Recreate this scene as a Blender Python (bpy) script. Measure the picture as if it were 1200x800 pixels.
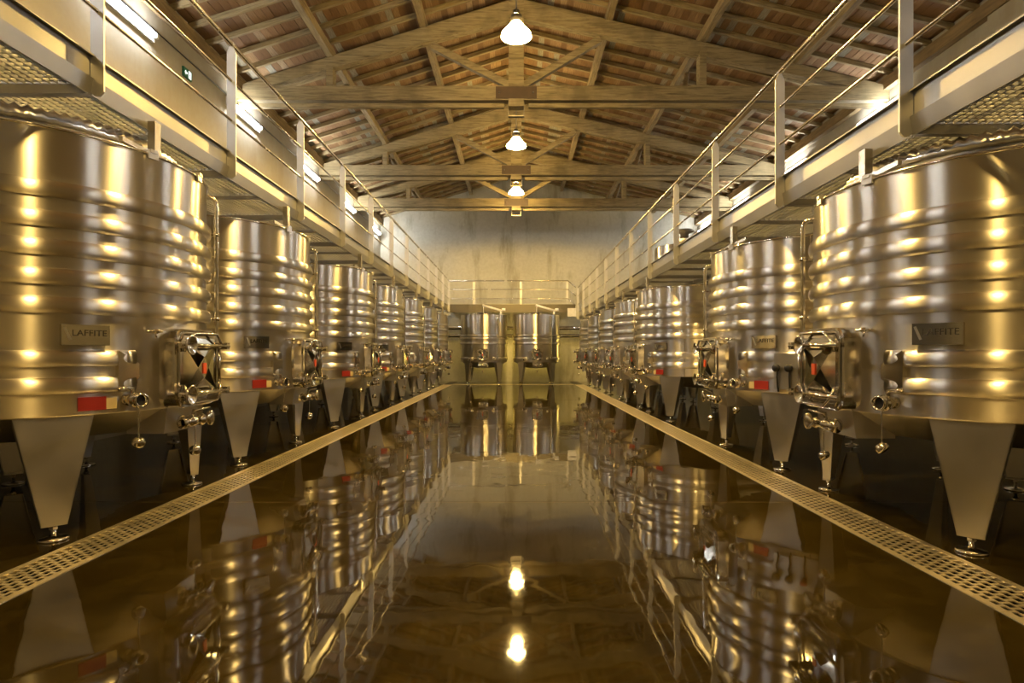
import bpy, math, random
from mathutils import Vector, Matrix

random.seed(7)
PI = math.pi
scene = bpy.context.scene
for o in list(bpy.data.objects):
    bpy.data.objects.remove(o, do_unlink=True)
C = scene.collection

# ------------------------------------------------------------------ camera
EYE = 1.30
cam_d = bpy.data.cameras.new('camera')
cam = bpy.data.objects.new('camera', cam_d)
C.objects.link(cam)
cam.location = (0, 0, EYE)
cam.rotation_euler = (PI / 2, 0, 0)
cam_d.sensor_width = 36.0
cam_d.lens = 36.0 * 700 / 1200
cam_d.shift_x = -5 / 1200
cam_d.shift_y = 14 / 1200
cam_d.clip_start = 0.05
cam_d.clip_end = 200
scene.camera = cam

# ------------------------------------------------------------------ world, exposure
w = bpy.data.worlds.new('world')
scene.world = w
w.use_nodes = True
w.node_tree.nodes['Background'].inputs[0].default_value = (0.03, 0.03, 0.035, 1)
w.node_tree.nodes['Background'].inputs[1].default_value = 0.2
vs = scene.view_settings
vs.view_transform = 'Standard'
vs.look = 'None'
vs.gamma = 1.0
vs.exposure = 0.38
vs.use_curve_mapping = False

SODIUM = (1.0, 0.62, 0.16)
PENDANT_W = 690.0
TUBE_STRENGTH = 115.0

# ------------------------------------------------------------------ materials
MATS = {}


def new_mat(name):
    m = bpy.data.materials.new(name)
    m.use_nodes = True
    nt = m.node_tree
    b = nt.nodes['Principled BSDF']
    MATS[name] = m
    return m, nt, b


def N(nt, t, **kw):
    n = nt.nodes.new(t)
    for k, v in kw.items():
        setattr(n, k, v)
    return n


def coords(nt, kind='Object', scale=(1, 1, 1), rot=(0, 0, 0)):
    tc = N(nt, 'ShaderNodeTexCoord')
    mp = N(nt, 'ShaderNodeMapping')
    mp.inputs['Scale'].default_value = scale
    mp.inputs['Rotation'].default_value = rot
    nt.links.new(tc.outputs[kind], mp.inputs[0])
    return mp.outputs[0]


def noise(nt, vec, scale, detail=3, rough=0.5, dist=0.0):
    n = N(nt, 'ShaderNodeTexNoise')
    n.inputs['Scale'].default_value = scale
    n.inputs['Detail'].default_value = detail
    n.inputs['Roughness'].default_value = rough
    n.inputs['Distortion'].default_value = dist
    nt.links.new(vec, n.inputs['Vector'])
    return n.outputs[0]


def ramp(nt, fac, stops):
    r = N(nt, 'ShaderNodeValToRGB')
    e = r.color_ramp.elements
    while len(e) > len(stops):
        e.remove(e[-1])
    while len(e) < len(stops):
        e.new(0.5)
    for i, (p, c) in enumerate(stops):
        e[i].position = p
        e[i].color = (c[0], c[1], c[2], 1) if not isinstance(c, float) else (c, c, c, 1)
    nt.links.new(fac, r.inputs[0])
    return r.outputs[0]


def mixc(nt, fac, a, b, mode='MIX'):
    m = N(nt, 'ShaderNodeMix', data_type='RGBA', blend_type=mode)
    for sock, v in ((m.inputs['Factor'], fac), (m.inputs[6], a), (m.inputs[7], b)):
        if isinstance(v, (int, float)):
            sock.default_value = v
        elif isinstance(v, tuple):
            sock.default_value = (v[0], v[1], v[2], 1)
        else:
            nt.links.new(v, sock)
    return m.outputs[2]


def bump(nt, b, h, strength=0.2, dist=0.01):
    n = N(nt, 'ShaderNodeBump')
    n.inputs['Strength'].default_value = strength
    n.inputs['Distance'].default_value = dist
    nt.links.new(h, n.inputs['Height'])
    nt.links.new(n.outputs[0], b.inputs['Normal'])


def steel(name, col, rough, aniso=0.0, rot=0.0, vary=0.05, nscale=(1, 1, 1)):
    m, nt, b = new_mat(name)
    b.inputs['Metallic'].default_value = 1.0
    vec = coords(nt, 'Object', nscale)
    nz = noise(nt, vec, 3.0, 4)
    c = ramp(nt, nz, [(0.3, tuple(x * (1 - vary) for x in col)), (0.7, tuple(min(1, x * (1 + vary)) for x in col))])
    nt.links.new(c, b.inputs['Base Color'])
    r = ramp(nt, nz, [(0.3, rough * 0.85), (0.7, rough * 1.15)])
    nt.links.new(r, b.inputs['Roughness'])
    if aniso:
        b.inputs['Anisotropic'].default_value = aniso
        b.inputs['Anisotropic Rotation'].default_value = rot
        t = N(nt, 'ShaderNodeTangent', direction_type='RADIAL', axis='Z')
        nt.links.new(t.outputs[0], b.inputs['Tangent'])
    return m


# brushed shell: circumferential brushing spreads highlights vertically
m, nt, b = new_mat('steel_shell')
gl = N(nt, 'ShaderNodeBsdfAnisotropic')
gl.distribution = 'GGX'
tz = noise(nt, coords(nt, 'Object', (1, 1, 0.15)), 3.0, 4)
nt.links.new(ramp(nt, tz, [(0.3, (0.68, 0.65, 0.60)), (0.7, (0.76, 0.73, 0.68))]), gl.inputs['Color'])
gl.inputs['Roughness'].default_value = 0.295
gl.inputs['Anisotropy'].default_value = 0.72
tg = N(nt, 'ShaderNodeTangent', direction_type='RADIAL', axis='Z')
nt.links.new(tg.outputs[0], gl.inputs['Tangent'])
nt.links.new(gl.outputs[0], nt.nodes['Material Output'].inputs[0])
nt.nodes.remove(b)
steel('steel_polished', (0.72, 0.69, 0.64), 0.13)
steel('steel_satin', (0.60, 0.58, 0.55), 0.36)
steel('steel_rail', (0.66, 0.62, 0.55), 0.25)
steel('steel_beam', (0.36, 0.35, 0.33), 0.33, vary=0.06)
steel('steel_mirror', (0.62, 0.60, 0.56), 0.08)
steel('galvanised', (0.55, 0.55, 0.55), 0.45)
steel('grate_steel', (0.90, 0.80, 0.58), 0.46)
steel('steel_dull', (0.13, 0.12, 0.10), 0.35)
steel('duct_foil', (0.70, 0.69, 0.67), 0.22)


def plain(name, col, rough=0.6, metal=0.0, vary=0.12, scale=6.0):
    m, nt, b = new_mat(name)
    nz = noise(nt, coords(nt), scale, 3)
    c = ramp(nt, nz, [(0.3, tuple(x * (1 - vary) for x in col)), (0.7, tuple(min(1, x * (1 + vary)) for x in col))])
    nt.links.new(c, b.inputs['Base Color'])
    b.inputs['Roughness'].default_value = rough
    b.inputs['Metallic'].default_value = metal
    return m


plain('red_plastic', (0.30, 0.018, 0.008), 0.45)
plain('red_sticker', (0.75, 0.10, 0.03), 0.5)
plain('beige_label', (0.72, 0.58, 0.28), 0.5)
plain('black_plastic', (0.015, 0.015, 0.018), 0.4)
plain('black_rubber', (0.02, 0.02, 0.02), 0.7)
plain('dark_ink', (0.03, 0.025, 0.02), 0.5)
plain('white_paint', (0.75, 0.75, 0.76), 0.4)
plain('grey_housing', (0.6, 0.6, 0.58), 0.5)
plain('sign_green', (0.01, 0.12, 0.07), 0.4)
plain('brown_plate', (0.07, 0.04, 0.022), 0.6)
plain('channel_dark', (0.03, 0.025, 0.018), 0.5)
plain('joint_mastic', (0.30, 0.22, 0.10), 0.5)
plain('lamp_metal', (0.12, 0.11, 0.10), 0.45, 0.6)


def emit(name, col, s):
    m, nt, b = new_mat(name)
    b.inputs['Base Color'].default_value = (0.8, 0.8, 0.8, 1)
    b.inputs['Emission Color'].default_value = (*col, 1)
    b.inputs['Emission Strength'].default_value = s
    return m


emit('tube_glow', (1.0, 0.99, 0.95), TUBE_STRENGTH)
emit('bulb_glow', (1.0, 0.78, 0.36), 60.0)
emit('shade_glow', (1.0, 0.66, 0.20), 90.0)
emit('sign_glow', (0.85, 1.0, 0.93), 1.2)
emit('bulkhead_glow', (1.0, 0.70, 0.2), 15.0)


def make_wood(name, dark, mid, light, stretch):
    m, nt, b = new_mat(name)
    oi = N(nt, 'ShaderNodeObjectInfo')
    tc = N(nt, 'ShaderNodeTexCoord')
    mp = N(nt, 'ShaderNodeMapping')
    mp.inputs['Scale'].default_value = stretch
    nt.links.new(tc.outputs['Object'], mp.inputs[0])
    nt.links.new(oi.outputs['Random'], mp.inputs['Location'])
    n1 = noise(nt, mp.outputs[0], 5.0, 6, 0.65, 0.6)
    n2 = noise(nt, coords(nt, 'Object'), 1.1, 4, 0.6)
    c1 = ramp(nt, n1, [(0.25, dark), (0.5, mid), (0.75, light)])
    c2 = mixc(nt, ramp(nt, n2, [(0.5, 0.0), (0.68, 0.55)]), c1, dark)
    nt.links.new(c2, b.inputs['Base Color'])
    b.inputs['Roughness'].default_value = 0.75
    bump(nt, b, n1, 0.35, 0.01)
    return m


make_wood('wood_x', (0.085, 0.063, 0.028), (0.27, 0.215, 0.115), (0.36, 0.295, 0.165), (0.35, 4, 4))
make_wood('wood_y', (0.10, 0.072, 0.032), (0.26, 0.20, 0.105), (0.35, 0.28, 0.15), (4, 0.35, 4))
make_wood('wood_plate', (0.10, 0.07, 0.035), (0.22, 0.16, 0.08), (0.30, 0.22, 0.12), (4, 0.35, 4))

# roof boards: each board has its own tone
m, nt, b = new_mat('roof_boards')
oi = N(nt, 'ShaderNodeObjectInfo')
ge = N(nt, 'ShaderNodeNewGeometry')
ad = N(nt, 'ShaderNodeMath', operation='ADD')
nt.links.new(oi.outputs['Random'], ad.inputs[0])
nt.links.new(ge.outputs['Random Per Island'], ad.inputs[1])
fr = N(nt, 'ShaderNodeMath', operation='FRACT')
nt.links.new(ad.outputs[0], fr.inputs[0])
tone = ramp(nt, fr.outputs[0], [(0.0, (0.15, 0.08, 0.034)), (0.35, (0.24, 0.135, 0.062)), (0.62, (0.28, 0.175, 0.085)),
                                (0.86, (0.34, 0.22, 0.115)), (0.93, (0.36, 0.34, 0.26)), (1.0, (0.30, 0.31, 0.26))])
g1 = noise(nt, coords(nt, 'Object', (8, 0.7, 8)), 6.0, 5, 0.6)
tone2 = mixc(nt, ramp(nt, g1, [(0.35, 0.55), (0.65, 0.0)]), tone, (0.13, 0.075, 0.03))
nt.links.new(tone2, b.inputs['Base Color'])
b.inputs['Roughness'].default_value = 0.8

# stained concrete render
def concrete(name, base, stain, amount):
    m, nt, b = new_mat(name)
    v = coords(nt, 'Object')
    n1 = noise(nt, v, 0.55, 6, 0.6)
    n2 = noise(nt, coords(nt, 'Object', (1.6, 1.6, 0.35)), 0.8, 5, 0.65, 0.3)
    n3 = noise(nt, v, 9.0, 4, 0.6)
    c = ramp(nt, n1, [(0.3, tuple(x * 0.82 for x in base)), (0.7, base)])
    c = mixc(nt, ramp(nt, n2, [(0.53, 0.0), (0.68, amount)]), c, stain)
    c = mixc(nt, ramp(nt, n3, [(0.35, 0.18), (0.6, 0.0)]), c, stain)
    nt.links.new(c, b.inputs['Base Color'])
    b.inputs['Roughness'].default_value = 0.85
    bump(nt, b, n3, 0.15, 0.01)
concrete('concrete_side', (0.38, 0.36, 0.30), (0.27, 0.23, 0.16), 0.5)
concrete('concrete_end', (0.55, 0.55, 0.49), (0.25, 0.23, 0.16), 0.75)

# wet polished floor
m, nt, b = new_mat('wet_floor')
v = coords(nt, 'Object')
n1 = noise(nt, v, 0.7, 5, 0.6)
n2 = noise(nt, v, 3.5, 6, 0.65, 0.4)
c = ramp(nt, n1, [(0.3, (0.012, 0.008, 0.002)), (0.7, (0.036, 0.024, 0.003))])
c = mixc(nt, ramp(nt, n2, [(0.45, 0.0), (0.75, 0.6)]), c, (0.062, 0.043, 0.008))
nt.links.new(c, b.inputs['Base Color'])
r = ramp(nt, n1, [(0.35, 0.02), (0.75, 0.055)])
nt.links.new(r, b.inputs['Roughness'])
b.inputs['IOR'].default_value = 1.5
w1 = noise(nt, coords(nt, 'Object', (1, 0.7, 1)), 2.6, 2, 0.5, 0.3)
bump(nt, b, w1, 0.07, 0.03)


# ------------------------------------------------------------------ mesh builder
class MB:
    def __init__(s):
        s.v = []
        s.f = []
        s.sm = []

    def add(s, verts, faces, smooth=False):
        o = len(s.v)
        s.v += [tuple(p) for p in verts]
        s.f += [tuple(i + o for i in f) for f in faces]
        s.sm += [smooth] * len(faces)
        return s

    def hexa(s, p):
        return s.add(p, [(3, 2, 1, 0), (4, 5, 6, 7), (0, 1, 5, 4), (1, 2, 6, 5), (2, 3, 7, 6), (3, 0, 4, 7)])

    def box(s, x0, x1, y0, y1, z0, z1):
        return s.hexa([(x0, y0, z0), (x1, y0, z0), (x1, y1, z0), (x0, y1, z0),
                       (x0, y0, z1), (x1, y0, z1), (x1, y1, z1), (x0, y1, z1)])

    def tube(s, pts, r, n=10, caps=True, closed=False):
        pts = [Vector(p) for p in pts]
        m = len(pts)
        rs = r if isinstance(r, (list, tuple)) else [r] * m
        tang = []
        for i in range(m):
            a = pts[i - 1] if (i > 0 or closed) else pts[i]
            c = pts[(i + 1) % m] if (i < m - 1 or closed) else pts[i]
            t = c - a
            tang.append(t.normalized() if t.length > 1e-9 else Vector((0, 0, 1)))
        t0 = tang[0]
        ref = Vector((0, 0, 1)) if abs(t0.z) < 0.9 else Vector((1, 0, 0))
        u = t0.cross(ref).normalized()
        verts = []
        for i in range(m):
            t = tang[i]
            u = (u - t * u.dot(t))
            u = u.normalized() if u.length > 1e-6 else t.orthogonal().normalized()
            w_ = t.cross(u)
            k = 1.0
            if 0 < i < m - 1:
                d1 = (pts[i] - pts[i - 1])
                if d1.length > 1e-9:
                    cs = max(0.6, abs(d1.normalized().dot(t)))
                    k = 1 / cs
            for j in range(n):
                a = 2 * PI * j / n
                verts.append(pts[i] + (u * math.cos(a) + w_ * math.sin(a)) * rs[i] * (k if m > 2 else 1))
        faces = []
        rng = m if closed else m - 1
        for i in range(rng):
            for j in range(n):
                a, b_ = i * n + j, i * n + (j + 1) % n
                c_, d = ((i + 1) % m) * n + (j + 1) % n, ((i + 1) % m) * n + j
                faces.append((a, b_, c_, d))
        s.add(verts, faces, True)
        if caps and not closed:
            o = len(s.v) - len(verts)
            s.f.append(tuple(o + j for j in reversed(range(n))))
            s.f.append(tuple(o + (m - 1) * n + j for j in range(n)))
            s.sm += [False, False]
        return s

    def lathe(s, prof, n=32, a0=0.0, a1=2 * PI, smooth=True, cap=False):
        full = abs(a1 - a0 - 2 * PI) < 1e-6
        cols = n if full else n + 1
        verts = []
        for i in range(cols):
            a = a0 + (a1 - a0) * i / n
            for (r, z) in prof:
                verts.append((r * math.cos(a), r * math.sin(a), z))
        k = len(prof)
        faces = []
        for i in range(n):
            i2 = (i + 1) % cols
            for j in range(k - 1):
                faces.append((i * k + j, i2 * k + j, i2 * k + j + 1, i * k + j + 1))
        s.add(verts, faces, smooth)
        if cap and not full:
            o = len(s.v) - len(verts)
            s.f.append(tuple(o + j for j in range(k)))
            s.f.append(tuple(o + (cols - 1) * k + j for j in reversed(range(k))))
            s.sm += [False, False]
        return s

    def xf(s, M):
        s.v = [tuple(M @ Vector(p)) for p in s.v]
        return s

    def merge(s, o):
        k = len(s.v)
        s.v += o.v
        s.f += [tuple(i + k for i in f) for f in o.f]
        s.sm += o.sm
        return s

    def mesh(s, name, mat):
        me = bpy.data.meshes.new(name)
        me.from_pydata(s.v, [], s.f)
        me.polygons.foreach_set('use_smooth', s.sm)
        me.materials.append(MATS[mat])
        me.update()
        return me

    def build(s, name, mat, parent=None):
        return link(name, s.mesh(name, mat), parent)


def link(name, me, parent=None, loc=None, rz=None):
    o = bpy.data.objects.new(name, me)
    C.objects.link(o)
    if parent is not None:
        o.parent = parent
    if loc is not None:
        o.location = loc
    if rz is not None:
        o.rotation_euler.z = rz
    return o


def tag(o, label=None, cat=None, group=None, kind=None):
    for k, val in (('label', label), ('category', cat), ('group', group), ('kind', kind)):
        if val:
            o[k] = val
    return o


def thing(name, label, cat, loc=(0, 0, 0), rz=0.0, group=None):
    o = link(name, None, None, loc, rz)
    o.empty_display_size = 0.2
    return tag(o, label, cat, group)


def copy_tree(o, parent=None):
    c = o.copy()
    C.objects.link(c)
    c.parent = parent
    for ch in list(o.children):
        copy_tree(ch, c)
    return c


ORD = ['', 'first', 'second', 'third', 'fourth', 'fifth', 'sixth', 'seventh', 'eighth', 'ninth', 'tenth',
       'eleventh', 'twelfth', 'thirteenth', 'fourteenth', 'fifteenth']

# ------------------------------------------------------------------ hall dimensions
XL, XR = -6.3, 8.4          # side walls
YF, YB = -9.0, 27.7         # wall behind the camera, end wall
H = EYE
TIE_B, TIE_T = H + 5.60, H + 6.02
EAVE = H + 6.02             # top of principal rafters at the walls
APEX = H + 8.0
DL = (-3.04, -2.675)        # drains
DR = (2.43, 2.82)


def rafter_top(x):
    return APEX + (APEX - EAVE) / (-XL) * x if x < 0 else APEX - (APEX - EAVE) / XR * x


# ------------------------------------------------------------------ floor
fl = MB().box(XL - .3, XR + .3, YF - .3, YB + .3, -0.30, -0.14).build('floor', 'channel_dark')
tag(fl, 'dark wet polished concrete floor of the tank hall', kind='structure')
jy = [YF, -6.0, -0.5, 5.23, 10.96, 16.7, 22.4, YB]
g = 0.006
for (xa, xb) in ((XL, DL[0]), (DL[1], DR[0]), (DR[1], XR)):
    for y0, y1 in zip(jy[:-1], jy[1:]):
        mb = MB().box(xa, xb, y0 + g, y1 - g, -0.14, 0.0)
        mb.build('floor_slab', 'wet_floor', fl)
    for y in jy[1:-1]:
        MB().box(xa, xb, y - g, y + g, -0.14, -0.002).build('floor_joint', 'joint_mastic', fl)

# drains with perforated grates
def grate_panel(width, length):
    mb = MB()
    e = 0.045
    mb.box(0, e, 0, length, -0.03, 0.004)
    mb.box(width - e, width, 0, length, -0.03, 0.004)
    rows = 6
    inner = width - 2 * e
    bar = 0.012
    hw = (inner - (rows - 1) * bar) / rows
    for i in range(1, rows):
        x = e + i * hw + (i - 1) * bar
        mb.box(x, x + bar, 0, length, -0.006, 0.0)
    p = length / 14
    for i in range(rows):
        x = e + i * (hw + bar)
        off = 0.5 * p if i % 2 else 0.0
        for k in range(14):
            y = k * p + off
            mb.box(x, x + hw, y, min(y + p * 0.32, length), -0.006, 0.0)
    return mb


for (d, lab) in ((DL, 'long perforated steel floor drain beside the taller tank row'),
                 (DR, 'long perforated steel floor drain beside the shorter tank row')):
    t = thing('floor_drain', lab, 'drain', (d[0], 0, 0), 0, 'floor drains along the tank rows')
    wd = d[1] - d[0]
    L = 1.0
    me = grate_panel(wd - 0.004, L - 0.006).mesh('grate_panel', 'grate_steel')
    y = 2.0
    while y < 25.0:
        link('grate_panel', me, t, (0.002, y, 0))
        y += L
    MB().box(0, wd, 2.0, 25.0, -0.135, -0.125).build('channel_bed', 'channel_dark', t)
    MB().box(0, wd, YF, 2.0, -0.14, -0.001).build('channel_cover', 'channel_dark', t)
    MB().box(0, wd, 25.0, YB, -0.14, -0.001).build('channel_cover', 'channel_dark', t)
# cross drain in front of the two end tanks
MB().box(DL[1], DR[0], 25.02, 25.14, 0.0, 0.006)
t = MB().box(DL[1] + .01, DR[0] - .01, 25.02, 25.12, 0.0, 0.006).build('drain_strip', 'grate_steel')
tag(t, 'narrow steel drain strip across the floor before the end tanks', 'drain')

# ------------------------------------------------------------------ walls
def wall(name, mb, mat):
    o = mb.build(name, mat)
    tag(o, kind='structure')
    return o


WT = H + 6.35
wl = wall('wall_left', MB().box(XL - .3, XL, YF, YB, 0, WT), 'concrete_side')
wr = wall('wall_right', MB().box(XR, XR + .3, YF, YB, 0, WT), 'concrete_side')
def gable(y0, y1):
    mb = MB()
    pr = [(XL - .3, 0), (XR + .3, 0), (XR + .3, WT), (0, H + 8.75), (XL - .3, WT)]
    vs_ = [(x, y0, z) for x, z in pr] + [(x, y1, z) for x, z in pr]
    k = len(pr)
    fs = [tuple(range(k)), tuple(reversed(range(k, 2 * k)))] + [(i, i + k, (i + 1) % k + k, (i + 1) % k) for i in range(k)]
    return mb.add(vs_, fs)
wall('wall_back', gable(YB, YB + .3), 'concrete_end')
wall('wall_front', gable(YF - .3, YF), 'concrete_side')
# pilaster and wooden plates on top of the side walls
wall('trim_1', MB().box(XR - 0.12, XR, 6.2, 10.5, 0, H + 5.92), 'concrete_side')
wall('trim_2', MB().box(XL, XL + 0.14, YF, YB, H + 5.93, H + 6.18), 'wood_plate')
wall('trim_3', MB().box(XR - 0.14, XR, YF, YB, H + 5.93, H + 6.18), 'wood_plate')
# conduit
tag(MB().tube([(XL + 0.015, YF, H + 5.62), (XL + 0.015, YB, H + 5.62)], 0.012, 6).build('conduit', 'black_plastic'),
    'thin black cable conduit running along the wall with the exit sign', 'conduit')

# ------------------------------------------------------------------ roof: deck, boards, rafters, purlins
PUR, CHV = 0.20, 0.10       # purlin and common rafter depth


def deck_z(x):
    return rafter_top(x) + PUR + CHV


mb = MB()
for (xa, xb) in ((XL - .3, 0), (0, XR + .3)):
    za, zb = deck_z(xa) + .05, deck_z(xb) + .05
    mb.hexa([(xa, YF - .3, za), (xb, YF - .3, zb), (xb, YB + .3, zb), (xa, YB + .3, za),
             (xa, YF - .3, za + .1), (xb, YF - .3, zb + .1), (xb, YB + .3, zb + .1), (xa, YB + .3, za + .1)])
ceil = mb.build('ceiling', 'roof_boards')
tag(ceil, 'pitched timber roof of reddish boards over close rafters', kind='structure')

PITCH = 0.62
BOARD = 0.150
rest = MB()
nparts = 0
cache = {}
for side in (-1, 1):
    X = -XL if side < 0 else XR
    slope = (APEX - EAVE) / X
    ang = math.atan(slope)
    span = X / math.cos(ang)
    rows = int(span / BOARD)
    mesh_cache = {}
    for r_ in range(rows):
        s0 = r_ * BOARD
        y = 9.0 - random.choice([0, 1, 2, 3]) * PITCH
        while y < YB - 0.1:
            ln = PITCH * random.choice([3, 4, 5, 6])
            y1 = min(y + ln, YB)
            xm = side * (s0 + BOARD / 2) * math.cos(ang)
            zc = deck_z(xm) + 0.012 + random.uniform(0, .012)
            vis = y1 > 9.3 and y < 13.6 and 700 * (zc - H) / max(y1, .1) < 430
            if vis and nparts < 300:
                key = round(y1 - y, 2)
                if key not in cache:
                    cache[key] = MB().box(-BOARD / 2 + .004, BOARD / 2 - .004, 0, y1 - y - .006, 0, .022).mesh('roof_board', 'roof_boards')
                o = link('roof_board', cache[key], ceil, (xm, y, zc))
                o.rotation_euler = (0, ang * side, 0)
                nparts += 1
            else:
                M = Matrix.Translation((xm, y, zc)) @ Matrix.Rotation(ang * side, 4, 'Y')
                rest.merge(MB().box(-BOARD / 2 + .004, BOARD / 2 - .004, 0, y1 - y - .006, 0, .022).xf(M))
            y = y1
tag(rest.build('roof_boards', 'roof_boards', ceil), kind='stuff')

for side in (-1, 1):
    X = -XL if side < 0 else XR
    ang = math.atan((APEX - EAVE) / X)
    me = MB().box(-X / math.cos(ang), 0, -0.035, 0.035, 0, CHV).mesh('common_rafter', 'wood_x') if side < 0 else \
        MB().box(0, X / math.cos(ang), -0.035, 0.035, 0, CHV).mesh('common_rafter', 'wood_x')
    y = 9.0
    while y < YB:
        o = link('common_rafter', me, ceil, (0, y, APEX + PUR))
        o.rotation_euler = (0, ang * (1 if side > 0 else -1), 0)
        y += PITCH
for x in (-4.2, -2.1, 0.0, 2.1, 4.2, 6.35):
    z = rafter_top(x)
    MB().box(x - .07, x + .07, YF, YB, z, z + PUR).build('purlin', 'wood_y', ceil)

# ------------------------------------------------------------------ trusses
def bar(mb, a, b_, y0, y1, th):
    """timber between two points in the XZ plane, thickness th measured across it"""
    a = Vector((a[0], 0, a[1])); b_ = Vector((b_[0], 0, b_[1]))
    d = (b_ - a).normalized()
    n_ = Vector((-d.z, 0, d.x)) * th / 2
    q = [a - n_, b_ - n_, b_ + n_, a + n_]
    return mb.hexa([(p.x, y0, p.z) for p in q] + [(p.x, y1, p.z) for p in q])


TRUSS_Y = (13.55, 19.2, 23.3)
for i, ty in enumerate(TRUSS_Y):
    lab = '%s timber roof truss from the end wall with king post and tie beam' % ORD[len(TRUSS_Y) - i]
    t = thing('roof_truss', lab, 'roof truss', (0, ty, TIE_B), 0, 'timber roof trusses')
    z0 = TIE_B
    def zz(z):
        return z - z0
    MB().box(XL, XR, -.11, .11, 0.10, TIE_T - z0).build('tie_beam', 'wood_x', t)
    MB().box(XL, -0.28, -.05, .05, -.04, 0.055).build('tie_batten', 'wood_x', t)
    MB().box(0.28, XR, -.05, .05, -.04, 0.055).build('tie_batten', 'wood_x', t)
    for sx in (-1, 1):
        X = -XL if sx < 0 else XR
        th = 0.42
        sl = (APEX - EAVE) / X
        xs = sx * (X - 0.02)
        mb = MB()
        q = [(sx * .16, rafter_top(sx * .16)), (xs, rafter_top(xs)), (xs, rafter_top(xs) - th * .45), (sx * .16, rafter_top(sx * .16) - th)]
        mb.hexa([(x, -.10, zz(z)) for x, z in q] + [(x, .10, zz(z)) for x, z in q])
        mb.build('principal_rafter', 'wood_x', t)
        xb = sx * 1.9
        bar(MB(), (sx * .17, zz(TIE_T) + .05), (xb, zz(rafter_top(xb) - th - .02)), -.07, .07, .15).build('strut', 'wood_x', t)
        xp = sx * 4.2
        MB().box(xp - .075, xp + .075, -.13, .13, zz(TIE_T), zz(rafter_top(xp)) - .2).build('queen_post', 'wood_x', t)
        # knee brace running back from the post towards the purlin
        mb = MB()
        a = Vector((xp - sx * .35, .1, zz(TIE_T) - .02)); c_ = Vector((xp + sx * .1, 1.5, zz(rafter_top(xp)) + .02))
        mb.hexa([a + Vector(d) for d in ((-.05, 0, -.06), (.05, 0, -.06), (.05, 0, .06), (-.05, 0, .06))] +
                [c_ + Vector(d) for d in ((-.05, 0, -.06), (.05, 0, -.06), (.05, 0, .06), (-.05, 0, .06))])
        mb.build('knee_brace', 'wood_y', t)
    MB().box(-.17, .17, -.12, .12, zz(TIE_T) - .46, zz(APEX) - .02).build('king_post', 'wood_x', t)
    MB().box(-.46, .46, -.125, -.11, .13, .40).build('tie_plate', 'brown_plate', t)
    for bx in (-.38, .38):
        mb = MB().lathe([(0, -.012), (.022, -.012), (.022, .012), (0, .012)], 8)
        mb.xf(Matrix.Translation((bx, -.13, .265)) @ Matrix.Rotation(PI / 2, 4, 'X'))
        mb.build('bolt', 'lamp_metal', t)
    mb = MB()
    for sx in (-1, 1):
        mb.box(sx * .17 - .012 * (sx < 0), sx * .17 + .012 * (sx > 0), -.05, .05, -.22, .1)
    mb.box(-.182, .182, -.05, .05, -.24, -.22)
    mb.build('stirrup_strap', 'lamp_metal', t)

# ------------------------------------------------------------------ pendant lamps
LAMP_Y = (22.0, 17.0, 11.1, 5.4, 0.0)
LZ = H + 5.88
for i, ly in enumerate(LAMP_Y):
    t = thing('pendant_lamp', 'glowing bell-shaped pendant lamp, %s from the end wall' % ORD[i + 1], 'lamp', (0, ly, LZ), 0,
              'pendant lamps under the ridge')
    MB().lathe([(.05, .42), (.09, .40), (.10, .26), (.17, .17), (.27, .06), (.285, .0), (.275, .0), (.255, .06), (.16, .155), (.09, .23), (0, .24)], 28).build('lamp_shade', 'shade_glow', t)
    MB().lathe([(.0, .50), (.06, .49), (.075, .40), (.105, .39), (.112, .27), (.105, .26)], 20).build('lamp_neck', 'lamp_metal', t)
    MB().lathe([(0, -.035), (.10, -.03), (.20, -.01), (.27, .02), (.255, .055), (.15, .14), (0, .2)], 24).build('bulb', 'bulb_glow', t)
    top = rafter_top(0) - LZ
    MB().tube([(0, 0, .40), (0, 0, top)], 0.014, 8).build('suspension_rod', 'lamp_metal', t)
    ld = bpy.data.lights.new('lamp_light', 'SPOT')
    ld.spot_size = math.radians(180)
    ld.spot_blend = 0.2
    ld.energy = PENDANT_W
    ld.color = SODIUM
    ld.shadow_soft_size = 0.16
    lo = bpy.data.objects.new('lamp_light', ld)
    C.objects.link(lo)
    lo.parent = t
    lo.location = (0, 0, -0.24)

# ------------------------------------------------------------------ fluorescent fittings
FY = [26.5 - 4.25 * k for k in range(7)]
for side, xw, dz in ((1, XL, 5.47), (-1, XR, 5.53)):
    for i, fy in enumerate(FY):
        lab = 'white fluorescent tube on the %s wall, %s from the end wall' % ('exit-sign' if side > 0 else 'pilastered side', ORD[i + 1])
        t = thing('fluorescent_light', lab, 'light', (xw, fy, H + dz), 0, 'fluorescent wall lights')
        MB().box(0, side * .05, -.83, .83, -.10, .10).build('housing', 'grey_housing', t)
        MB().tube([(side * .085, -.76, 0), (side * .085, .76, 0)], .036, 12).build('tube', 'tube_glow', t)
        for s in (-1, 1):
            MB().box(side * .05, side * .12, s * .80 - .03, s * .80 + .03, -.045, .045).build('end_cap', 'grey_housing', t)

# ------------------------------------------------------------------ exit sign
t = thing('exit_sign', 'small green and white exit sign on the concrete wall', 'sign', (XL, 11.4, H + 5.33))
t.scale = (0.7, 0.7, 0.8)
MB().box(0, .05, -.21, .21, -.11, .11).build('case', 'sign_green', t)
fig = MB()
x0, x1 = .05, .054
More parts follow.
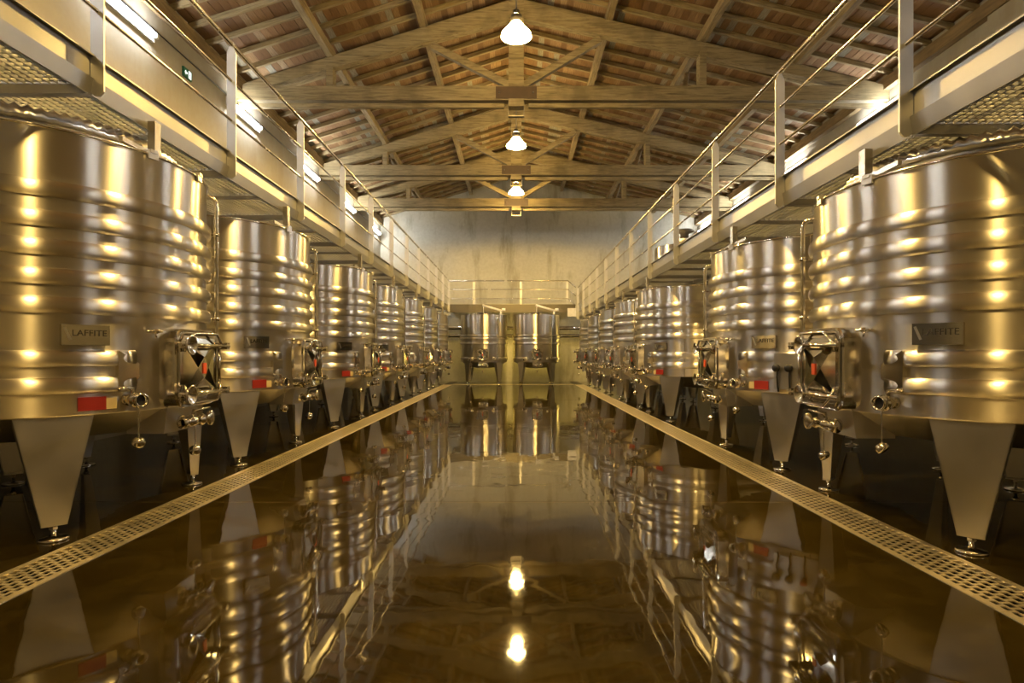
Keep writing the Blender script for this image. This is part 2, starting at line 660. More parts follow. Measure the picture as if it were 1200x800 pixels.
# arrow
fig.add([(x1, -.16, .0), (x1, -.10, .06), (x1, -.10, .02), (x1, -.03, .02), (x1, -.03, -.02), (x1, -.10, -.02), (x1, -.10, -.06)],
        [(6, 5, 4, 3, 2, 1, 0)])
fig.build('arrow', 'sign_glow', t)
mb = MB().box(x0, x1, .03, .16, -.085, .085)
mb.build('doorway', 'sign_glow', t)
mb = MB().box(x1, x1 + .003, .075, .115, -.02, .03)
mb.add([(x1 + .003, .065, -.07), (x1 + .003, .085, -.07), (x1 + .003, .11, -.02), (x1 + .003, .085, -.02)], [(0, 1, 2, 3)])
mb.add([(x1 + .003, .125, -.07), (x1 + .003, .14, -.06), (x1 + .003, .115, -.02), (x1 + .003, .095, -.02)], [(0, 1, 2, 3)])
mb.box(x1, x1 + .003, .088, .108, .04, .06)
mb.build('running_figure', 'sign_green', t)


# ------------------------------------------------------------------ tanks
def frame_at(phi, r, z):
    """local frame on the shell: u tangent (towards growing phi), v up, w outwards"""
    w_ = Vector((math.cos(phi), math.sin(phi), 0))
    u = Vector((-math.sin(phi), math.cos(phi), 0))
    o = w_ * r + Vector((0, 0, z))
    return Matrix(((u.x, 0, w_.x, o.x), (u.y, 0, w_.y, o.y), (u.z, 1, w_.z, o.z), (0, 0, 0, 1)))


def rrect(wd, ht, r, k=5):
    pts = []
    for cx, cy, a0 in ((wd / 2 - r, ht / 2 - r, 0), (-wd / 2 + r, ht / 2 - r, PI / 2), (-wd / 2 + r, -ht / 2 + r, PI), (wd / 2 - r, -ht / 2 + r, 3 * PI / 2)):
        for i in range(k + 1):
            a = a0 + PI / 2 * i / k
            pts.append((cx + r * math.cos(a), cy + r * math.sin(a)))
    return pts


def ring_stack(mb, loops, smooth=False, cap_end=True):
    n_ = len(loops[0])
    vs_ = [p for l in loops for p in l]
    fs = []
    for i in range(len(loops) - 1):
        for j in range(n_):
            fs.append((i * n_ + j, i * n_ + (j + 1) % n_, (i + 1) * n_ + (j + 1) % n_, (i + 1) * n_ + j))
    if cap_end:
        fs.append(tuple((len(loops) - 1) * n_ + j for j in range(n_)))
    mb.add(vs_, fs, smooth)
    return mb


def text_mesh(txt, size, mat):
    cu = bpy.data.curves.new('lettering', 'FONT')
    cu.body = txt
    cu.size = size
    cu.align_x = 'CENTER'
    cu.align_y = 'CENTER'
    cu.extrude = 0.0015
    cu.resolution_u = 3
    ob = bpy.data.objects.new('lettering', cu)
    C.objects.link(ob)
    dg = bpy.context.evaluated_depsgraph_get()
    me = bpy.data.meshes.new_from_object(ob.evaluated_get(dg))
    bpy.data.objects.remove(ob, do_unlink=True)
    me.materials.clear()
    me.materials.append(MATS[mat])
    return me


PLATE_TEXT = text_mesh('LAFFITE', 0.062, 'dark_ink')


def chain(mb, top, length, n=14):
    pts, rs = [], []
    for i in range(n * 2 + 1):
        pts.append((top[0], top[1], top[2] - length * i / (n * 2)))
        rs.append(.0065 if i % 2 else .003)
    mb.tube(pts, rs, 6)
    return mb


def hanging_cap(name, parent, p):
    """small clamp cap lying askew at the end of a chain"""
    mb = MB().lathe([(0, -.035), (.03, -.03), (.045, -.02), (.045, .005), (.034, .012), (.034, .025), (0, .03)], 16)
    mb.xf(Matrix.Translation(p) @ Matrix.Rotation(0.7, 4, 'X') @ Matrix.Rotation(0.4, 4, 'Y'))
    return mb.build(name, 'steel_polished', parent)


def make_tank(name, R, zb, zt, bands, s=1, wheel_u=0.30, small=False, control=False, arm=False):
    """tank with its manhole facing local +X; s = side of the nameplate and racking valve (sign of phi)"""
    t = link(name, None)
    ph = lambda a: a * s
    SEG = 96
    # shell: plain cylinder with folded top and bottom edges
    MB().lathe([(R - .03, zb - .01), (R - .008, zb - .012), (R, zb), (R, zt - .012)], SEG).build('shell', 'steel_shell', t)
    MB().lathe([(R - .02, zt - .02), (R + .010, zt - .02), (R + .014, zt - .008), (R + .006, zt), (R - .02, zt)], SEG).build('rim', 'steel_polished', t)
    MB().lathe([(R - .02, zt - .03), (R * .5, zt + .03), (.30, zt + .05), (.29, zt + .11), (.24, zt + .12), (.02, zt + .13)], 48).build('top_cone', 'steel_satin', t)
    MB().lathe([(R - .02, zb), (R - .06, zb - .02), (R - .34, zb - .20), (.30, zb - .27), (0.02, zb - .28)], 64).build('bottom_skirt', 'steel_satin', t)
    # cooling bands: bulging half pipes welded round the shell
    bh, bd = .058, .040
    prof = [(R - .004, -bh)] + [(R + bd * math.cos(a) ** .8, bh * math.sin(a)) for a in [(-PI / 2 + PI * k / 10) for k in range(1, 10)]] + [(R - .004, bh)]
    for k, (bz, full) in enumerate(bands):
        p = [(r, z + bz) for r, z in prof]
        if full:
            MB().lathe(p, SEG).build('cooling_band', 'steel_shell', t)
        else:
            gap = .41 if not small else .42
            MB().lathe(p, SEG, gap, 2 * PI - gap, cap=True).build('cooling_band', 'steel_shell', t)
            # chamfered closing plates
    low = [bz for bz, full in bands if not full]
    if low:
        gap = .41 if not small else .42
        zc = sum(low) / len(low)
        hh = (max(low) - min(low)) / 2 + bh
        for sg in (-1, 1):
            mb = MB()
            a_out, a_in = gap + .10, gap - .02
            def P(a, r, z):
                return (r * math.cos(sg * a), r * math.sin(sg * a), z)
            q0 = [P(a_out, R, zc + hh), P(a_in, R, zc + hh * .35), P(a_in, R, zc - hh * .35), P(a_out, R, zc - hh)]
            q1 = [P(a_out, R + bd + .006, zc + hh), P(a_in, R + bd * .6, zc + hh * .35), P(a_in, R + bd * .6, zc - hh * .35), P(a_out, R + bd + .006, zc - hh)]
            vs_ = q0 + q1
            fs = [(4, 5, 6, 7), (0, 1, 5, 4), (1, 2, 6, 5), (2, 3, 7, 6), (3, 0, 4, 7)]
            mb.add(vs_, fs)
            mb.build('band_end_plate', 'steel_polished', t)
    # weld seams
    for a in (-1.02, 1.3, 2.9):
        mb = MB().box(-.003, .003, zb, zt - .02, 0, .0025)
        mb.v = [(x, z_, y) for x, y, z_ in mb.v]
        M = frame_at(ph(a), R - .0005, 0)
        mb.v = [(p[0], p[2], p[1]) for p in mb.v]
        mb.xf(M)
        mb.build('weld_seam', 'steel_polished', t)
    # legs
    rl = R - .035
    wt, wb_ = (.46, .15) if not small else (.36, .12)
    for a in (PI / 4, -PI / 4, 3 * PI / 4, -3 * PI / 4):
        M = frame_at(a, rl, 0)
        mb = MB()
        z1, z0_ = zb + .0, .11
        th = .008
        d1, d0 = .16, .07
        def hx(u0a, u1a, w0a, w1a, u0b, u1b, w0b, w1b):
            mb.hexa([(u0b, z0_, w0b), (u1b, z0_, w0b), (u1b, z0_, w1b), (u0b, z0_, w1b),
                     (u0a, z1, w0a), (u1a, z1, w0a), (u1a, z1, w1a), (u0a, z1, w1a)])
        hx(-wt / 2, wt / 2, -th, 0, -wb_ / 2, wb_ / 2, -th, 0)
        hx(-wt / 2, -wt / 2 + th, -d1, 0, -wb_ / 2, -wb_ / 2 + th, -d0, 0)
        hx(wt / 2 - th, wt / 2, -d1, 0, wb_ / 2 - th, wb_ / 2, -d0, 0)
        mb.box(-wb_ / 2, wb_ / 2, z0_ - .008, z0_, -d0, 0)
        leg = mb.xf(M).build('leg', 'steel_satin', t)
        px, py = (rl - .035) * math.cos(a), (rl - .035) * math.sin(a)
        mb = MB().lathe([(0.016, z0_ - .005), (.016, .03), (.03, .028)], 12)
        mb.lathe([(.028, .075), (.028, .095), (.016, .097)], 6, smooth=False)
        mb.lathe([(.03, .03), (.085, .018), (.092, .012), (.092, 0.0), (0, 0)], 24)
        mb.xf(Matrix.Translation((px, py, 0))).build('levelling_foot', 'steel_polished', leg)
    # manhole
    zm = zb + .31
    dw, dh = (.66, .64) if not small else (.46, .50)
    M = frame_at(0, R, zm)
    out = rrect(dw, dh, .11); inn = rrect(dw - .07, dh - .07, .08)
    mb = MB()
    ring_stack(mb, [[(x, y, -.10) for x, y in out], [(x, y, .085) for x, y in out], [(x, y, .095) for x, y in rrect(dw - .02, dh - .02, .10)],
                    [(x, y, .085) for x, y in inn], [(x, y, .02) for x, y in inn]], False, False)
    mb.xf(M).build('manhole_frame', 'steel_polished', t)
    # door leaf: pressed panel with a ridge between two V folds
    iw, ih = dw / 2 - .075, dh / 2 - .085
    mb = MB()
    o1 = rrect(dw - .05, dh - .05, .09); o2 = rrect(dw - .13, dh - .15, .05)
    ring_stack(mb, [[(x, y, .075) for x, y in o1], [(x, y, .115) for x, y in o1], [(x, y, .118) for x, y in o2]], False, False)
    # centre facets as a fan from the o2 outline to the ridge points
    T, Bt = (0, .09, .150), (0, -.09, .150)
    k0 = len(mb.v)
    mb.v += [(x, y, .118) for x, y in o2] + [T, Bt]
    n2 = len(o2)
    for j in range(n2):
        x_, y_ = o2[j]; x2, y2 = o2[(j + 1) % n2]
        ym = (y_ + y2) / 2
        if abs(ym) < ih * .55 or (y_ * y2 < 0):
            mb.f.append((k0 + j, k0 + (j + 1) % n2, k0 + n2 + (1 if x_ > 0 else 0), k0 + n2 + (0 if x_ > 0 else 1)))
        else:
            mb.f.append((k0 + j, k0 + (j + 1) % n2, k0 + n2 + (0 if ym > 0 else 1)))
        mb.sm.append(False)
    door = mb.xf(M).build('manhole_door', 'steel_mirror', t)
    MB().box(-.024, .024, -.05, .04, .150, .156).xf(M).build('red_tag', 'red_sticker', door)
    for sg in (1, -1):
        mb = MB().tube([(-iw - .02, sg * (ih - .10), .13), (-iw - .02, sg * (ih - .03), .155), (-iw + .07, sg * (ih + .05), .165), (iw - .07, sg * (ih + .05), .165), (iw + .02, sg * (ih - .03), .155), (iw + .02, sg * (ih - .10), .13)], .011, 8)
        mb.xf(M).build('door_handle', 'steel_polished', door)
    MB().tube([(-s * -.0 - s * (iw + .025) * -1, -ih + .02, .135), (s * (iw + .025), ih - .02, .135)], .012, 8).xf(M).build('hinge_rod', 'steel_polished', door)
    for vz in (.185, -.205):
        vz *= dh / .64
        u0 = s * (dw / 2 + .0)
        ue = -s * (dw / 2 + .12)
        mb = MB().tube([(u0, vz, .195), (ue, vz, .195)], .015, 8)
        mb.box(min(u0, u0 - s * .05), max(u0, u0 - s * .05), vz - .03, vz + .03, .06, .205)
        barp = mb.xf(M).build('clamp_bar', 'steel_polished', door)
        uw = -s * wheel_u
        mb = MB().lathe([(.024, -.015), (.024, .02), (.026, .03), (.046, .05), (.074, .075), (.077, .082), (.068, .08), (.035, .06), (0, .05)], 20)
        mb.xf(M @ Matrix.Translation((uw, vz, .195))).build('clamp_knob', 'steel_polished', barp)
    # name plate on stand-offs
    if not small:
        pa = -.66
        M = frame_at(ph(pa), R, zb + .56)
        mb = MB().box(-.145, .145, -.072, .072, .035, .041)
        for ux in (-.145, .141):
            mb.box(ux, ux + .004, -.072, .072, 0, .035)
        plate = mb.xf(M).build('name_plate', 'steel_mirror', t)
        o = link('lettering', PLATE_TEXT, plate); o.matrix_local = M @ Matrix.Translation((.02, .012, .042))
        mb = MB().hexa([(-.135, .05, .041), (-.12, .055, .041), (-.085, -.035, .041), (-.10, -.04, .041),
                        (-.135, .05, .044), (-.12, .055, .044), (-.085, -.035, .044), (-.10, -.04, .044)])
        mb.xf(M).build('emblem_stroke', 'steel_satin', plate)
        # red and cream label near the bottom edge
        a = -.60
        def curved(a0, a1, z0_, z1_, off, nm, mt):
            mb_ = MB()
            k = 6
            vs2, fs2 = [], []
            for i in range(k + 1):
                aa = ph(a0 + (a1 - a0) * i / k)
                vs2 += [((R + off) * math.cos(aa), (R + off) * math.sin(aa), z0_), ((R + off) * math.cos(aa), (R + off) * math.sin(aa), z1_),
                        ((R) * math.cos(aa), (R) * math.sin(aa), z0_), ((R) * math.cos(aa), (R) * math.sin(aa), z1_)]
            for i in range(k):
                b0, b1 = 4 * i, 4 * i + 4
                fs2 += [(b0, b1, b1 + 1, b0 + 1), (b0 + 1, b1 + 1, b1 + 3, b0 + 3), (b0, b0 + 2, b1 + 2, b1)]
            fs2 += [(0, 1, 3, 2), (4 * k, 4 * k + 2, 4 * k + 3, 4 * k + 1)]
            mb_.add(vs2, fs2)
            return mb_.build(nm, mt, t)
        curved(-.69, -.56, zb + .022, zb + .118, .012, 'red_label', 'red_plastic')
        curved(-.56, -.505, zb + .025, zb + .105, .006, 'cream_label', 'beige_label')
    # racking valve with dark mouth, lever, chain and cap
    va = -.45 if not small else -.5
    vzp = zb + .085
    M = frame_at(ph(va), R, vzp)
    mb = MB().lathe([(0.03, 0), (.045, .0), (.045, .03), (.038, .035), (.038, .09), (.056, .095), (.056, .125), (.045, .13), (.045, .165), (.052, .17), (.052, .185), (.040, .185), (.036, .14)], 24)
    valve = mb.xf(M).build('racking_valve', 'steel_polished', t)
    MB().lathe([(.037, .15), (0.0, .15)], 20).xf(M).build('valve_mouth', 'black_rubber', valve)
    MB().tube([(0, .04, .07), (0, .085, .07), (s * -.05, .095, .09), (s * -.13, .085, .12)], [.014, .012, .010, .008], 8).xf(M).build('valve_lever', 'steel_polished', valve)
    ctop = M @ Vector((s * .02, -.05, .11))
    chain(MB(), ctop, .24).build('chain', 'steel_polished', valve)
    hanging_cap('valve_cap', valve, (ctop.x, ctop.y, ctop.z - .265))
    # sampling tap above
    if not small:
        M = frame_at(ph(-.33), R, zb + .60)
        mb = MB().lathe([(.012, 0), (.012, .06), (.022, .065), (.022, .10), (.012, .105), (.012, .13), (0, .13)], 12)
        tap = mb.xf(M).build('sampling_tap', 'steel_polished', t)
        mb = MB().tube([(-.075, .0, .085), (.06, 0, .085)], .009, 8)
        mb.tube([(0, 0, .085), (0, -.05, .095)], .008, 8)
        mb.xf(M).build('tap_handle', 'steel_polished', tap)
    # outlet box below the manhole and drain valve
    M = frame_at(0, R - .06, zb)
    bw = .23 if not small else .18
    mb = MB().hexa([(-bw, -.22, -.30), (bw, -.22, -.30), (bw, -.22, .0), (-bw, -.22, .0), (-bw, .0, -.30), (bw, .0, -.30), (bw, .0, .03), (-bw, .0, .03)])
    mb.xf(M).build('outlet_box', 'steel_satin', t)
    mb = MB().lathe([(.05, 0), (.05, .05), (.042, .055), (.042, .08), (.05, .085), (.05, .10), (0, .10)], 20)
    dv = mb.xf(M @ Matrix.Translation((s * -.02, -.14, .0))).build('drain_valve', 'steel_polished', t)
    mb = MB().lathe([(.034, -.17), (.045, -.165), (.045, -.14), (.03, -.13), (.03, -.06), (.042, -.05), (.042, .05), (.03, .06), (.03, .12), (.05, .125), (.05, .15), (0, .155)], 20)
    mb.xf(M @ Matrix.Translation((s * -.02, -.14, .12)) @ Matrix.Rotation(PI / 2, 4, 'Y')).build('valve_body', 'steel_polished', dv)
    mb = MB().lathe([(.0, 0), (.062, .0), (.066, .01), (.066, .022), (.03, .03), (0, .03)], 24)
    mb.xf(M @ Matrix.Translation((-s * .17 * -1, -.13, .16))).build('blanking_disc', 'steel_polished', dv)
    mb = MB().tube([(-s * .02, -.10, .12), (-s * .02, -.055, .13), (s * .10, -.045, .15), (s * .18, -.04, .16)], [.012, .011, .009, .008], 8)
    mb.xf(M).build('valve_lever', 'steel_polished', dv)
    MB().lathe([(0, 0), (.016, 0), (.016, .012), (0, .014)], 12).xf(M @ Matrix.Translation((-s * .12, -.05, .0))).build('bolt', 'black_plastic', dv)
    ctop = M @ Vector((-s * .0, -.19, .13))
    chain(MB(), ctop, .17, 10).build('chain', 'steel_polished', dv)
    hanging_cap('valve_cap', dv, (ctop.x, ctop.y, ctop.z - .195))
    # level pipe on the far side of the manhole
    la = .40 if not small else .6
    M = frame_at(ph(la), R, 0)
    zt2 = zt - .10
    pts = [(0, zt2, -.01), (0, zt2, .03), (0, zt2 - .012, .06), (0, zt2 - .045, .08), (0, zt2 - .09, .085), (0, zb + .22, .085), (0, zb + .16, .075), (0, zb + .13, .05), (0, zb + .125, -.01)]
    lp = MB().tube(pts, .019, 10).xf(M).build('level_pipe', 'steel_polished', t)
    for zz_ in (zt2 - .35, zb + .75, zb + .30):
        mb = MB().tube([(0, zz_ - .015, .085), (0, zz_ + .015, .085)], .027, 10)
        mb.tube([(0, zz_, .0), (0, zz_, .085)], .008, 6)
        mb.xf(M).build('pipe_clamp', 'steel_polished', lp)
    # rim clamps
    for a in (-.30, .15):
        M = frame_at(ph(a), R, zt)
        mb = MB().box(-.045, .045, -.045, .012, .006, .022)
        mb.box(-.03, .03, .0, .025, -.06, .03)
        mb.xf(M).build('rim_clamp', 'steel_satin', t)
    if control:
        # smooth panel over the lower bands carrying three small valves
        mb = MB()
        k = 10
        a0, a1 = -1.25, -.755
        vs2, fs2 = [], []
        for i in range(k + 1):
            aa = ph(a0 + (a1 - a0) * i / k)
            for (r_, z_) in ((R, zb + .04), (R + .06, zb + .04), (R + .06, zb + .43), (R, zb + .43)):
                vs2.append((r_ * math.cos(aa), r_ * math.sin(aa), z_))
        for i in range(k):
            for j in range(3):
                fs2.append((4 * i + j, 4 * i + 4 + j, 4 * i + 5 + j, 4 * i + 1 + j))
        fs2 += [(0, 1, 2, 3), (4 * k + 3, 4 * k + 2, 4 * k + 1, 4 * k)]
        mb.add(vs2, fs2)
        cp = mb.build('control_panel', 'steel_satin', t)
        for aa, mt in ((-.79, 'black_plastic'), (-.88, 'black_plastic'), (-.985, 'red_plastic')):
            M = frame_at(ph(aa), R + .06, zb + .27)
            mb = MB().lathe([(.018, 0), (.018, .03), (.034, .04), (.042, .05), (.042, .075), (.025, .085), (0, .085)], 14)
            mb.xf(M).build('valve_knob', mt, cp)
            MB().tube([(0, 0, .02), (0, -.10, .035), (0, -.20, .02), (0, -.26, .0)], .010, 8).xf(M).build('hose', 'black_rubber', cp)
    if arm:
        ax_, ay_ = R * .52, s * R * .74
        am = MB().tube([(ax_, ay_, zt - .5), (ax_, ay_, zt + .20)], .035, 10).build('lid_post', 'white_paint', t)
        MB().tube([(ax_, ay_ + s * .10, zt + .14), (ax_, ay_ - s * .78, zt + .40)], .045, 10).build('lid_arm', 'white_paint', am)
        MB().tube([(ax_, ay_ - s * .74, zt + .02), (ax_, ay_ - s * .74, zt + .39)], .012, 8).build('lid_cable', 'white_paint', am)
        mb = MB().lathe([(0, -.07), (.08, -.06), (.08, .06), (0, .07)], 14)
        mb.xf(Matrix.Translation((ax_, ay_ + s * .12, zt + .20))).build('winch', 'white_paint', am)
    return t


ZB = H - .43
B_LOW = [(H - .225, False), (H - .035, False)]
B_UP = [(H + .335, True), (H + .53, True), (H + .73, True), (H + .925, True)]

# taller row under the exit-sign wall: manholes face +X
LX = -4.12
LY = [5.06, 7.85, 11.45, 14.5, 17.7, 20.9, 24.05]
protoL = make_tank('wine_tank', 1.33, ZB, H + 1.56, B_LOW + B_UP + [(H + 1.13, True)], 1, .42)
for i, y in enumerate(LY):
    o = protoL if i == 0 else copy_tree(protoL)
    o.location = (LX, y, 0)
    tag(o, 'taller stainless steel wine tank with seven cooling bands, %s from the end wall' % ORD[len(LY) - i], 'wine tank',
        'taller wine tanks in a row')
# shorter row on the opposite side: manholes face -X, so turn round and mirror the fittings
RX = 3.87
RY = [4.80, 7.58, 12.4, 15.18, 17.96, 20.74, 23.52]
protoR = make_tank('wine_tank', 1.33, ZB, H + 1.29, B_LOW + B_UP, -1, .0)
protoC = make_tank('wine_tank', 1.33, ZB, H + 1.29, B_LOW + B_UP, -1, .0, control=True)
for i, y in enumerate(RY):
    o = protoR if i == 2 else (protoC if i == 1 else copy_tree(protoR))
    if i == 0:      # the first one carries no red label
        for ch in [c_ for c_ in o.children if c_.name.split('.')[0] in ('red_label', 'cream_label')]:
            bpy.data.objects.remove(ch, do_unlink=True)
    o.location = (RX, y, 0)
    o.rotation_euler.z = PI
    lab = 'shorter stainless steel wine tank with six cooling bands, %s from the end wall' % ORD[len(RY) - i]
    if i == 1:
        lab = 'shorter stainless steel wine tank with a panel of black and red valve knobs'
    tag(o, lab, 'wine tank', 'shorter wine tanks in a row')
# two narrow tanks against the end wall: manholes face -Y
EB = [(H - .22, False), (H + .42, True), (H + .62, True), (H + .74, True)]
protoE = make_tank('wine_tank', 1.0, H - .36, H + 1.66, EB, 1, .0, small=True, arm=True)
for i, x in enumerate((-1.40, .87)):
    o = protoE if i == 0 else copy_tree(protoE)
    o.location = (x, 26.0, 0)
    o.rotation_euler.z = -PI / 2
    tag(o, 'narrow end-wall steel tank with white lid arm, nearer the %s tank row' % ('taller', 'shorter')[i], 'wine tank',
        'narrow wine tanks at the end wall')
# closed vessel standing on the walkway over the shorter row
t = thing('storage_tank', 'closed steel vessel standing on the walkway over the shorter tank row', 'wine tank', (4.9, 17.4, H + 1.612))
MB().lathe([(.80, .10), (.85, .12), (.85, 1.44), (.83, 1.46)], 64).build('shell', 'steel_shell', t)
MB().lathe([(.85, 1.44), (.5, 1.52), (.16, 1.56), (.16, 1.72)], 48).build('top_cone', 'steel_satin', t)
MB().lathe([(0, 1.98), (.24, 1.98), (.27, 1.94), (.24, 1.90), (.12, 1.86), (.12, 1.68), (0, 1.68)], 32).build('top_cap', 'lamp_metal', t)
MB().lathe([(.82, .13), (.2, .06), (0.02, .055)], 48).build('bottom_cone', 'steel_satin', t)
for a in (PI / 4, 3 * PI / 4, 5 * PI / 4, 7 * PI / 4):
    MB().tube([(.7 * math.cos(a), .7 * math.sin(a), 0), (.7 * math.cos(a), .7 * math.sin(a), .15)], .05, 12).build('leg', 'steel_satin', t)

# ------------------------------------------------------------------ walkways
def grating(wx, wy):
    """bearing bars and cross bars of one walkway panel"""
    mb = MB()
    p = 0.055
    n_ = int(wx / p)
    for i in range(n_ + 1):
        x = i * wx / n_
        mb.box(x - .005, x + .005, 0, wy, -.03, 0)
    n2 = int(wy / p)
    for i in range(n2 + 1):
        y = i * wy / n2
        mb.box(0, wx, y - .011, y + .011, -.012, 0)
    return mb


def post_mesh(zb_, zt_):
    """flat bar post with a pointed top and clipped lower corners"""
    hw, th = .047, .008
    pr = [(-hw, zb_ + .03), (-hw + .03, zb_), (hw - .03, zb_), (hw, zb_ + .03), (hw, zt_ - .07), (hw * .35, zt_), (-hw * .35, zt_), (-hw, zt_ - .07)]
    k = len(pr)
    vs_ = [(x, -th, z) for x, z in pr] + [(x, th, z) for x, z in pr]
    fs = [tuple(range(k)), tuple(reversed(range(k, 2 * k)))] + [(i, i + k, (i + 1) % k + k, (i + 1) % k) for i in range(k)]
    return MB().add(vs_, fs)


def walkway(lab, xe, side, zb_, zt_, rails, ypost0, xw, hang):
    """side=+1: aisle lies towards +X of the edge"""
    t = thing('walkway', lab, 'walkway', (0, 0, zb_))
    Y0, Y1 = 0.2, 26.2
    z0_ = zb_
    f = lambda z: z - z0_
    fold = zb_ + (zt_ - zb_) * .42
    posts = []
    y = ypost0
    while y - 1.98 > Y0:
        y -= 1.98
    while y < Y1 - .5:
        posts.append(y)
        y += 1.98
    posts.append(Y1 - .06)
    cuts = [Y0] + posts
    for a, c_ in zip(cuts[:-1], cuts[1:]):
        def bx(x0, x1, z0a, z1a, nm, mt, y0=a + .004, y1=c_ - .004):
            xx = sorted((xe - side * x0, xe - side * x1))
            return MB().box(xx[0], xx[1], y0, y1, f(z0a), f(z1a)).build(nm, mt, t)
        eb = bx(.05, .058, fold, zt_, 'edge_web', 'steel_beam')
        q = [(.045, zb_), (.06, zb_), (.042, fold), (.022, fold)]
        MB().hexa([(xe - side * x_, a + .004, f(z_)) for x_, z_ in q] + [(xe - side * x_, c_ - .004, f(z_)) for x_, z_ in q]).build('edge_flange', 'steel_beam', t)
        bx(.02, .075, zt_, zt_ + .012, 'edge_lip', 'steel_beam')
    pm = post_mesh(f(zb_) - .01, f(rails[-1]) - .015).mesh('guard_post', 'galvanised')
    for y in posts:
        po = link('guard_post', pm, t, (xe, y, 0))
        mb = MB()
        xx = sorted((xe - side * .02, xe - side * .13))
        mb.box(xx[0], xx[1], y + .012, y + .10, f(fold) - .01, f(zt_) - .03)
        mb.build('fixing_plate', 'steel_rail', t)
    for k, rz in enumerate(rails):
        rr = .024 if k == len(rails) - 1 else .014
        MB().tube([(xe, Y0, f(rz)), (xe, Y1, f(rz))], rr, 10).build('handrail' if k == len(rails) - 1 else 'guard_rail', 'steel_rail', t)
    # grating floor, joists and bearers
    zf = zb_ + .10
    xi = xe - side * .06
    depth = abs(xw - xi)
    ncol = max(2, round(depth / 1.1))
    cw = depth / ncol
    gm = grating(cw - .06, 1.98 / 2 - .05).mesh('grating_panel', 'galvanised')
    for y in posts[:-1]:
        for q in range(2):
            for c_ in range(ncol):
                xa = min(xi - side * c_ * cw, xi - side * (c_ + 1) * cw) + .03
                link('grating_panel', gm, t, (xa, y + q * .99 + .025, f(zf)))
    xx = sorted((xi, xw))
    for i, y in enumerate(posts):
        MB().box(xx[0], xx[1], y - .03, y + .03, f(zb_) + .0, f(zf) - .035).build('cross_joist', 'steel_beam', t)
        if i < len(posts) - 1:
            MB().box(xx[0], xx[1], y + .975, y + 1.005, f(zb_) + .03, f(zf) - .031).build('cross_joist', 'steel_beam', t)
    for c_ in range(1, ncol):
        xb = xi - side * c_ * cw
        MB().box(xb - .03, xb + .03, Y0, Y1, f(zb_) + .0, f(zf) - .032).build('bearer', 'steel_beam', t)
    # hanger brackets over the tank fronts
    for (hx_, hy, hz) in hang:
        hp = MB().box(hx_ - .03, hx_ + .03, hy - .25, hy - .17, f(hz), f(zb_) + .05).build('hanger_post', 'steel_rail', t)
        MB().box(hx_ - .015, hx_ + .015, hy - .62, hy + .46, f(hz) - .02, f(hz) + .015).build('hanger_bar', 'steel_rail', hp)
    return t


XEL, XER = -2.95, 2.70
walkway('steel grating walkway with railing over the taller tank row', XEL, 1, H + 1.82, H + 2.09,
        [H + 2.41, H + 2.82, H + 3.20], 4.21, XL, [(-2.94, y, H + 1.60) for y in LY])
walkway('steel grating walkway with railing over the shorter tank row', XER, -1, H + 1.51, H + 1.81,
        [H + 2.14, H + 2.52, H + 2.88], 4.14, XR - .02, [(2.685, y, H + 1.34) for y in RY])

# cross walkway at the end wall
zb_, zt_ = H + 1.80, H + 2.16
t = thing('walkway', 'short cross walkway with railing in front of the stained end wall', 'walkway', (0, 26.3, zb_))
MB().box(XEL - .1, 2.60, 0, .02, 0, zt_ - zb_).build('edge_web', 'steel_dull', t)
MB().box(XEL - .1, 2.60, -.02, .05, zt_ - zb_, zt_ - zb_ + .012).build('edge_lip', 'steel_beam', t)
gm = grating(.86, 1.25).mesh('grating_panel', 'galvanised')
for k in range(6):
    link('grating_panel', gm, t, (-2.95 + k * .92, .08, .2))
for k in range(4):
    MB().box(-2.9 + k * 1.8, -2.84 + k * 1.8, .02, YB - 26.3, .05, .165).build('cross_joist', 'steel_beam', t)
for k, dz in enumerate((2.41, 2.82, 3.20)):
    z = H + dz - zb_
    MB().tube([(XEL, .03, z), (2.28, .03, z), (XER - .075, .03, z - .29)], .022 if k == 2 else .014, 8).build('handrail' if k == 2 else 'guard_rail', 'steel_rail', t)
pm = post_mesh(.05, H + 3.2 - zb_ - .01).mesh('guard_post', 'galvanised')
for x in (-1.87, .2, 2.25):
    link('guard_post', pm, t, (x, .05, 0))
tag(MB().box(2.25, 2.62, 26.12, 26.28, H + 1.62, H + 1.98).build('junction_box', 'white_paint'),
    'pale box fitting under the stepped corner of the cross walkway', 'box')

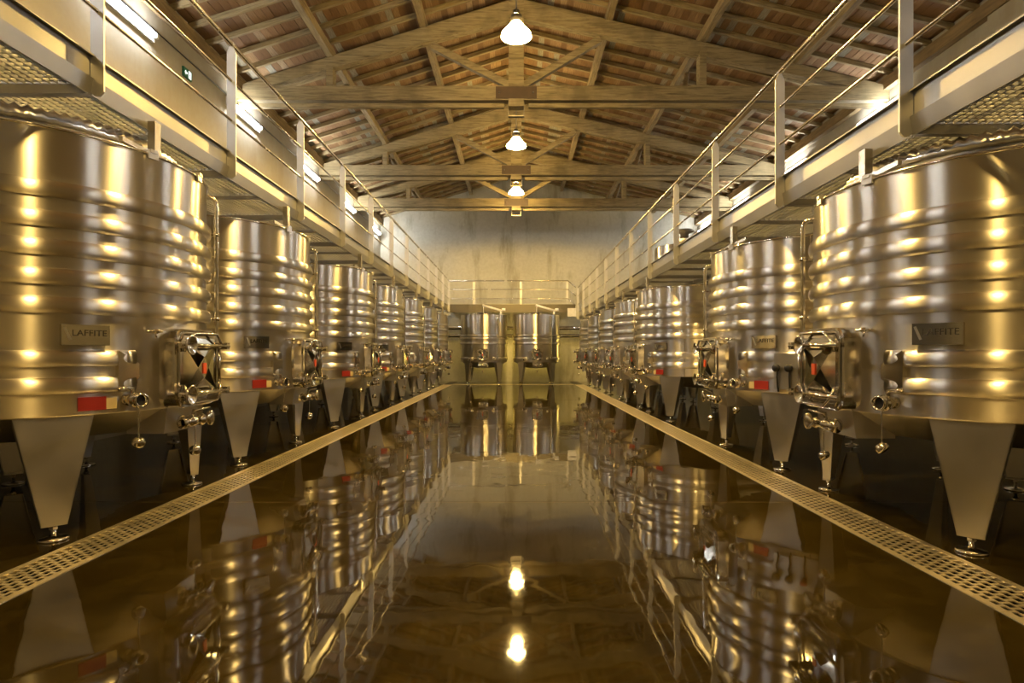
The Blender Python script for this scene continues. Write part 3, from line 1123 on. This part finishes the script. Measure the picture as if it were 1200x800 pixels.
# pipes along the end wall
for (z, r_, lab) in ((1.16, .10, 'upper horizontal steel pipe behind the end tanks'), (.80, .10, 'lower horizontal steel pipe behind the end tanks')):
    t = thing('wall_pipe', lab, 'pipe', (0, 27.35, H + z), 0, 'pipes on the end wall')
    MB().tube([(-6.2, 0, 0), (8.3, 0, 0)], r_, 16).build('pipe', 'steel_polished', t)
    for x in (-3.2, -.26, 2.4):
        MB().box(x - .03, x + .03, -.02, .35, -r_ - .02, -r_ + .01).build('bracket', 'steel_satin', t)

# sodium bulkhead lamps low on the end wall behind the tanks
for i, (x, z) in enumerate(((-1.3, 1.5), (1.0, 1.5), (3.9, 1.2))):
    t = thing('bulkhead_lamp', 'amber bulkhead lamp on the end wall behind %s' % ('the narrow tank on the taller-row side', 'the narrow tank on the shorter-row side', 'the shorter tank row')[i], 'lamp', (x, YB, z), 0, 'amber wall lamps')
    mb = MB().lathe([(0, 0), (.11, 0), (.11, .04), (.09, .05)], 20).xf(Matrix.Rotation(PI / 2, 4, 'X'))
    mb.build('base', 'lamp_metal', t)
    mb = MB().lathe([(.09, .045), (.085, .09), (.05, .12), (0, .13)], 20).xf(Matrix.Rotation(PI / 2, 4, 'X'))
    mb.build('lens', 'bulkhead_glow', t)
    ld = bpy.data.lights.new('bulkhead_light', 'POINT')
    ld.energy = 28
    ld.color = (1.0, 0.66, 0.12)
    ld.shadow_soft_size = .08
    lo = bpy.data.objects.new('bulkhead_light', ld)
    C.objects.link(lo); lo.parent = t
    lo.location = (0, -.25, 0)

# ribbed flexible ducts lying on the first tank of each row
for (cx, cy, zt, a0, a1, lab) in ((LX, LY[0], H + 1.56, -1.9, 1.0, 'ribbed foil duct curled on top of a taller tank'),
                                   (RX, RY[0], H + 1.29, PI + 1.9, PI - 1.0, 'ribbed foil duct curled on top of a shorter tank')):
    pts, rs = [], []
    n_ = 84
    for i in range(n_ + 1):
        a = a0 + (a1 - a0) * i / n_
        pts.append((1.02 * math.cos(a), 1.02 * math.sin(a), .115))
        rs.append(.10 if i % 2 else .074)
    o = MB().tube(pts, rs, 14).build('flexible_duct', 'duct_foil')
    o.location = (cx, cy, zt)
    tag(o, lab, 'duct', 'ribbed ducts on the tanks')
